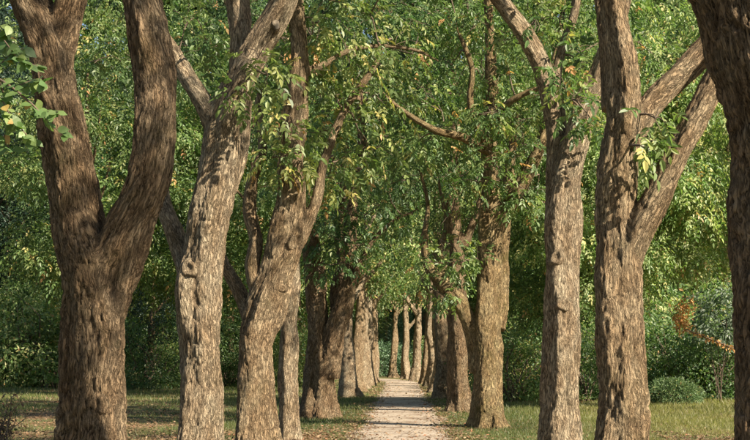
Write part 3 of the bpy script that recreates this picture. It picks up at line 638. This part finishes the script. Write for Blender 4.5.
def shrub(x, y, kind, s=1.0, sz=None, label=None):
    r = place('shrub', None, SC[kind], x, y, label or ('low ' if s < 1.15 else 'tall ' if s >= 1.5 else '') + LS[kind][0] + ', behind ' + behind(x, y), 'shrub', None if label else LS[kind][1], s, random.uniform(0, 6.28), sz)
    link('stems', ST, r)
def wx(p, Y): return (p - VX) / F * Y
# left wood edge beyond the lawn (about 78 m off) and trees between
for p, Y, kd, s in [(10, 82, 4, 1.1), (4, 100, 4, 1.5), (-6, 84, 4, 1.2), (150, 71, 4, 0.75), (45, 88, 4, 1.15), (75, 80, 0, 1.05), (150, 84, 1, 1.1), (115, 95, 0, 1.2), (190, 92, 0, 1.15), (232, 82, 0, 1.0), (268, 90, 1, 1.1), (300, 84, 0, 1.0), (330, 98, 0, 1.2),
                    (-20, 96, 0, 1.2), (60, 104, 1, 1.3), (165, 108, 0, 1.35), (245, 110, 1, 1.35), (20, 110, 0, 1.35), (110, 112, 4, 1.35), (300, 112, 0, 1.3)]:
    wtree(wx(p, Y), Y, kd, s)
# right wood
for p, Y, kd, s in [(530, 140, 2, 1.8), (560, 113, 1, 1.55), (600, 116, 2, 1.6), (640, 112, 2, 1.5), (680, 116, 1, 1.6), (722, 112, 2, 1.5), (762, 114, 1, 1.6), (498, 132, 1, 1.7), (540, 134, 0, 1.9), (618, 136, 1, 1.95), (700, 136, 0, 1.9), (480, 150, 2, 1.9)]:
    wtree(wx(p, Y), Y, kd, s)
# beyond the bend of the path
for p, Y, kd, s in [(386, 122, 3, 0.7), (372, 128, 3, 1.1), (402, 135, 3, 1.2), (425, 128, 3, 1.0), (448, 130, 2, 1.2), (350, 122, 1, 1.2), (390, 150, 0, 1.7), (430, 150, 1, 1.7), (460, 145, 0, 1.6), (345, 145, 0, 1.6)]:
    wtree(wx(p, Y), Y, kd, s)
for p, Y, kd, s in [(6, 74, 2, 1.9), (30, 75, 1, 1.7), (50, 73, 2, 2.1), (-14, 76, 1, 2.0), (62, 77, 0, 0.8), (132, 74, 0, 0.8), (146, 69, 0, 1.5), (168, 73, 1, 0.9), (185, 78, 1, 1.1), (228, 76, 0, 1.7), (246, 74, 0, 0.9), (285, 76, 0, 1.3), (300, 72, 1, 1.2), (-12, 80, 0, 1.2),
                    (512, 48, 1, 1.1), (528, 52, 0, 1.2), (585, 50, 0, 1.1), (597, 54, 1, 1.2), (655, 56, 0, 1.2), (675, 53, 0, 1.3), (690, 55, 1, 1.2), (715, 52, 0, 1.2), (735, 54, 1, 1.2), (758, 53, 0, 1.2), (775, 56, 1, 1.2), (522, 50, 3, 0.9), (590, 58, 3, 1.0), (512, 60, 3, 1.2), (518, 66, 2, 1.5), (538, 70, 1, 1.7), (590, 66, 2, 1.6), (604, 72, 1, 1.8), (650, 66, 2, 2.0), (680, 68, 1, 2.1), (712, 66, 2, 2.0), (742, 70, 2, 2.1),
                    (381, 113, 4, 1.2), (390, 116, 4, 1.0), (404, 118, 4, 1.2), (420, 114, 4, 1.1), (436, 106, 1, 1.2), (360, 108, 4, 1.2)]:
    shrub(wx(p, Y), Y, kd, s)

# trees standing just outside the rows, leafy down low
def side_crown(seed, c, rad, clumps, per, pal, Lf, zmin, droop):
    rng = np.random.default_rng(seed); cc = grow(None, clumps, np.array(c), rad, rng, zmin); pos, out, k = in_clumps(cc, rng.uniform(0.6, 1.1, len(cc)), per, rng, 0.65)
    return leaf_mesh('crown', compound(pos, out, rng, pal, Lf, 2, 'lens', pick(pal, len(pos), rng) * rng.uniform(0.75, 1.25, len(cc))[k][:, None], droop))
SW = [far_wood(700, 9.0, 0.17, 0.3, mat=BARK, voxel=0.04), far_wood(701, 9.5, 0.19, -0.4, mat=BARK_SHADE_DARK, voxel=0.04)]
SD = [side_crown(710, (0, 0, 7.6), (3.0, 3.0, 5.0), 95, 84, SUNNY, 0.15, 3.0, 1.6), side_crown(711, (0, 0, 7.8), (3.2, 3.2, 5.0), 95, 84, GREEN, 0.15, 3.0, 1.0)]
for p, Y, kd, s, lab in [(757, 41, 0, 1.25, 'sunlit tree with drooping yellow-green leaves between the forked tree and the shaded trunk'), (621, 40, 0, 1.0, 'sunlit drooping tree right behind the forked tree'),
                    (561, 43, 1, 0.9, 'green leafy tree standing between the mossy trunk and the pale knotted trunk'),
                    (97, 58, 1, 1.5, 'green leafy tree seen between the twin stems'), 
                    (200, 64, 1, 1.5, 'green leafy tree between the twin-stemmed tree and the ring-scarred one'), (257, 58, 1, 1.3, 'green leafy tree behind the wavy side stem')]:
    place('leafy_tree', SW[kd], SD[kd], wx(p, Y), Y, lab, 'tree', 'leafy trees outside the rows', s, random.uniform(0, 6.28))
# the far-off wood that closes the view: one mass
def far_wood_mass():
    rng = np.random.default_rng(90); n = 26; a = np.linspace(-0.62, 0.62, n); cc = []
    for t in a:
        for q in range(44):
            rr = rng.uniform(150, 175); cc.append((math.sin(t + rng.normal(0, 0.02)) * rr, math.cos(t) * rr, rng.uniform(0.5, 64) if q < 34 else rng.uniform(0, 9)))
    cc = np.array(cc); pos, out, k = in_clumps(cc, rng.uniform(3.5, 6.5, len(cc)), 105, rng, 0.8); pos[:, 2] = np.maximum(pos[:, 2], 0.2)
    return leaf_mesh('far_wood', simple_leaves(pos, out, rng, DEEP, 2.2, 0.75, 'dia', 0.6, pick(DEEP, len(pos), rng) * rng.uniform(0.7, 1.3, len(cc))[k][:, None]))
tag(link('far_wood', far_wood_mass()), 'distant wood closing the view behind all the trees', 'wood', kind='stuff')

# pale blue-leaved shrub, low mound, orange branch
r = empty('shrub', (wx(720, 49), 49, 0)); tag(r, 'tall shrub with pale silvery blue-green leaves beside the orange branch', 'shrub')
link('crown', far_crown(610, (0, 0, 3.0), (1.0, 0.9, 1.3), 30, 70, PALE, 0.17, (0.35, 0.6), 1.3, 'lens', 0.5), r)['kind'] = 'stuff'; o = link('stems', ST, r); o.scale = (0.5, 0.5, 1.4)
r = empty('mound_shrub', (wx(674, 47), 47, 0)); tag(r, 'low rounded mound of fine dark green sprigs on the sunny grass', 'shrub')
rng = np.random.default_rng(77); n = 9000; u = norm(rng.normal(0, 1, (n, 3))); u[:, 2] = np.abs(u[:, 2]); q = u * np.array([1.05, 0.9, 0.85]) * (0.72 + 0.28 * rng.uniform(0, 1, (n, 1))); q *= (1 + 0.14 * noise3(u * 2.5)[:, None])
link('foliage', leaf_mesh('foliage', simple_leaves(q, u, rng, DEEP, 0.15, 0.16, 'dia', 0.9), NEEDLE), r)['kind'] = 'stuff'
cv = [bend((0, 0, -0.05), tuple(norm(rng.normal(0, 1, 3) + np.array([0, 0, 1.2])) * 0.6), 0.03, 0.008, rng, 0.05) for _ in range(8)]; link('stems', twig_mesh('stems', cv), r)
r = empty('autumn_branch', (wx(700, 44.5), 44.5, 0)); tag(r, 'drooping branch of orange leaves hanging in front of dark shrubs', 'branch')
rng = np.random.default_rng(78); b0 = np.array([wx(700, 44.5), 44.5, 0])
pts = [np.array(px(*p)) - b0 for p in [(742, 352, 44.5), (722, 344, 44.5), (705, 337, 44.3), (690, 331, 44.2), (681, 321, 44.1), (684, 308, 44), (690, 303, 44)]]
R = resample([(*p, 0.035 - 0.004 * i) for i, p in enumerate(pts)], 0.1); R = np.vstack([resample([(pts[0][0] + 0.35, 0.1, -0.05, 0.05), (*pts[0], 0.035)], 0.1)[:-1], R])
link('stem', twig_mesh('stem', [R], 6), r)
G = []
for t0, t1, rad, n in ((0.35, 0.78, 0.05, 130), (0.8, 1.0, 0.24, 420)):
    idx = rng.integers(int(len(R) * t0), int(len(R) * t1), n); pos = R[idx, :3] + rng.normal(0, rad * 0.6, (n, 3)); G += simple_leaves(pos, norm(rng.normal(0, 1, (n, 3))), rng, ORANGE, 0.13, 0.5, 'lens', 0.9)
link('foliage', leaf_mesh('foliage', G, DRYLEAF), r)['kind'] = 'stuff'

# thin saplings at the edge of the left wood
SAP = wood_mesh('trunk', [[(0, 0, -0.1, 0.08), (0.05, 0, 1.5, 0.06), (-0.05, 0.05, 3.2, 0.045), (0.05, 0, 5, 0.03)]], 0.035, BARK_PALE, 0.01, 3.0, 0.1)
SAPC = far_crown(620, (0, 0, 5.0), (1.0, 1.0, 1.4), 14, 60, GREEN, 0.15, (0.4, 0.7), 3.4)
for p, Y in [(5, 75.6), (14, 75.0), (27, 75.4)]:
    place('sapling', SAP, SAPC, wx(p, Y), Y, 'thin pale sapling stem at the lawn\'s wooded edge', 'sapling', 'saplings along the wood edge', random.uniform(0.9, 1.1), random.uniform(0, 6))

# leafy sprig hanging beside the twin-stemmed tree: every leaf a piece of its own
def sprig():
    rng = np.random.default_rng(31); Y = 10.4; b = TWIN_BASE
    main = [np.array(px(*p)) - b for p in [(14, -50, 11.5), (-25, -40, 11.0), (-50, 10, Y + .2), (-40, 50, Y), (-12, 72, Y - .1), (10, 86, Y - .2), (32, 104, Y - .25), (52, 126, Y - .25), (66, 134, Y - .2)]]
    side = [[(-10, 75), (10, 55), (24, 48)], [(0, 82), (8, 112), (4, 140), (12, 150)], [(12, 88), (34, 80), (46, 84)], [(-8, 74), (4, 40), (10, 26)], [(20, 95), (40, 110), (58, 112)], [(-20, 72), (5, 105), (14, 128)], [(4, 40), (20, 60), (38, 66)], [(10, 112), (24, 132), (34, 140)]]
    chs = [resample([(*p, 0.020 - 0.0021 * i) for i, p in enumerate(main)], 0.04)]
    for s in side: chs.append(resample([(*(np.array(px(x, y, Y - .15 + rng.normal(0, .12))) - b), 0.005) for x, y in s], 0.03))
    tw = link('sprig', twig_mesh('sprig', chs, 6), TWIN); tw['label'] = 'low sprig of broad bright green leaves'
    # broad leaf: 10-point outline folded along the midrib
    o = [(0, 0), (.16, .26), (.40, .36), (.66, .27), (.86, .10), (1, 0)]
    V = [(x, 0, -0.10 * x * x) for x, _ in o] + [(x, w, 0.09 * w - 0.12 * x * x) for x, w in o[1:-1]] + [(x, -w, 0.09 * w - 0.12 * x * x) for x, w in o[1:-1]]
    Fq = [[0, 1, 6], [1, 2, 7, 6], [2, 3, 8, 7], [3, 4, 9, 8], [4, 5, 9], [0, 10, 1], [1, 10, 11, 2], [2, 11, 12, 3], [3, 12, 13, 4], [4, 13, 5]]
    lms = []
    for cidx in range(5):
        me = bpy.data.meshes.new('leaf'); me.from_pydata(V, [], Fq); c = [(.095, .18, .04), (.13, .22, .05), (.19, .28, .07), (.11, .19, .05), (.45, .28, .06)][cidx]
        a = me.attributes.new('leaf_col', 'FLOAT_COLOR', 'FACE'); a.data.foreach_set('color', np.tile([*c, 1.0], len(Fq)).astype(np.float32)); me.materials.append(LEAF); lms.append(me)
    for ci, R in enumerate(chs):
        L = len(R); cnt = 60 if ci == 0 else 20
        for q in range(cnt):
            p = R[min(L - 1, int(L * (0.15 + 0.85 * (q + rng.uniform(0, .6)) / cnt)))]
            lf = link('leaf', lms[4 if rng.uniform() < 0.04 else rng.integers(0, 4)], tw, p[:3])
            d = Vector((rng.normal(0.25, .7), rng.normal(-0.3, .5), rng.normal(-0.45, .35))).normalized(); up = Vector((rng.normal(.3, .4), rng.normal(-.7, .3), rng.normal(.6, .3)))
            y = up.cross(d).normalized(); z = d.cross(y); lf.rotation_euler = Matrix((d, y, z)).transposed().to_euler(); s = rng.uniform(0.07, 0.125); lf.scale = (s, s, s)
sprig()

# dry weed clump at the lawn's left edge
r = empty('dry_weed', (wx(3, 24.5), 24.5, 0)); tag(r, 'brown dry weed clump on the lawn beside the twin-stemmed tree', 'plant')
rng = np.random.default_rng(41); cv = [bend((rng.normal(0, .1), rng.normal(0, .1), -.03), (rng.normal(0, .28), rng.normal(0, .2), rng.uniform(.3, 1.0)), .011, .004, rng, 0.05) for _ in range(26)]
link('stems', twig_mesh('stems', cv, 5), r)
pos = np.vstack([c[len(c) // 3:, :3] for c in cv]); pos = np.repeat(pos, 2, 0) + rng.normal(0, .03, (len(pos) * 2, 3)); link('foliage', leaf_mesh('foliage', simple_leaves(pos, norm(rng.normal(0, 1, pos.shape)), rng, BROWN + [((.06, .09, .03), 4)], 0.09, 0.45, 'lens', .8), DRYLEAF), r)['kind'] = 'stuff'

# ------------------------------------------------------------------ ground cover
def ground_z(x, y):
    away = np.clip((np.abs(x - path_centre(y)) - 1.6) / 4, 0, 1); p = np.stack([x, y, np.zeros_like(x)], 1)
    return noise3(p * 0.25) * 0.06 * away - 0.06 * away
def ground_points(n, rng, ymin=22, ymax=84):
    yp = rng.uniform(2080 / ymax, 2080 / ymin, n); Y = 2080 / yp; X = rng.uniform(-0.42, 0.40, n) * Y
    return X, Y
rng = np.random.default_rng(51)
X, Y = ground_points(330000, rng)
d = np.abs(X - path_centre(Y)); lit = noise3(np.stack([X * 0.30, Y * 0.12, X * 0], 1)) + 0.5 * noise3(np.stack([X * 1.1, Y * .5, X * 0 + 4], 1))
keep = (d > 0.98 + 0.26 * noise3(np.stack([X * 0 + np.sign(X) * 7, Y * 1.2, X * 0], 1))) & (rng.uniform(-0.75, 0.75, len(X)) > lit - 0.05)
X, Y, d = X[keep], Y[keep], d[keep]; n = len(X)
Z = ground_z(X, Y) - 0.005; far = Y / 30; h = rng.uniform(0.035, 0.095, n) * np.clip(far, 0.9, 1.6) * np.clip(0.5 + d / 4, .6, 1.25); a = rng.uniform(0, 2 * np.pi, n); w = 0.007 * np.clip(far, 1, 3)
b0 = np.stack([X, Y, Z], 1); sdv = np.stack([np.cos(a), np.sin(a), a * 0], 1) * w[:, None]; tip = b0 + np.stack([rng.normal(0, .35, n) * h, rng.normal(0, .35, n) * h, h], 1)
pn = noise3(np.stack([X * .4, Y * .2, X * 0 + 8], 1))[:, None]
gc = pick([((0.075, 0.115, 0.022), 4), ((0.11, 0.14, 0.03), 4), ((0.17, 0.175, 0.05), 2), ((0.22, 0.18, 0.07), 1)], n, rng) * (1 + 0.3 * pn)
dry = np.clip((X - 3) / 3, 0, 1)[:, None] * 0.6; gc = gc * (1 - dry) + dry * np.array([[0.27, 0.235, 0.06]]) * rng.uniform(0.6, 1.3, (n, 1))  # drier, yellower grass to the right, with its sunlit brightness painted in
V = np.stack([b0 - sdv, b0 + sdv, tip], 1).reshape(-1, 3)
me = mesh_np('grass', V, np.arange(n * 3).reshape(-1, 3), LEAF, False, {'leaf_col': ('FLOAT_COLOR', 'FACE', np.concatenate([gc, np.ones((n, 1))], 1))})
tag(link('grass', me), 'short green grass growing beside the path and on the lawns', 'grass', kind='stuff')
# fallen leaves: thick along the path edges and in patches
X, Y = ground_points(110000, rng, 21, 95); d = np.abs(X - path_centre(Y)); lit = noise3(np.stack([X * 0.30, Y * 0.12, X * 0], 1)) + 0.5 * noise3(np.stack([X * 1.1, Y * .5, X * 0 + 4], 1))
pr = 0.9 * np.exp(-((d - 1.12) / 0.4) ** 2) + np.where(d > 1.1, np.clip(lit * 0.9 + 0.12, 0.05, 0.8), 0.10 + 0.22 * np.clip(lit, 0, 1))
for ob in [o for o in COL.objects if o.name.startswith('avenue_tree')]:
    pr = pr + 0.7 * np.exp(-(np.hypot(X - ob.location.x, (Y - ob.location.y) * 0.8) / 0.75) ** 2)
keep = rng.uniform(0, 1, len(X)) < pr; X, Y, d = X[keep], Y[keep], d[keep]; n = len(X)
Z = np.where(d < 1.05, 0.024, ground_z(X, Y) + 0.02) + rng.uniform(0, 0.02, n)
pos = np.stack([X, Y, Z], 1); a = rng.uniform(0, 2 * np.pi, n); dr = norm(np.stack([np.cos(a), np.sin(a), rng.normal(0.1, .25, n)], 1)); sd_ = norm(np.cross(dr, np.array([0, 0, 1.0]) + rng.normal(0, .35, (n, 3)))); L_ = rng.uniform(0.05, 0.105, n) * np.clip(Y / 40, 0.9, 1.5)
tag(link('fallen_leaves', leaf_mesh('fallen_leaves', [leaf_geo(pos, dr, sd_, L_, L_ * 0.55, pick(BROWN, n, rng), 'dia')], DRYLEAF)), 'brown fallen leaves scattered along the path edges and lawn', 'leaves', kind='stuff')
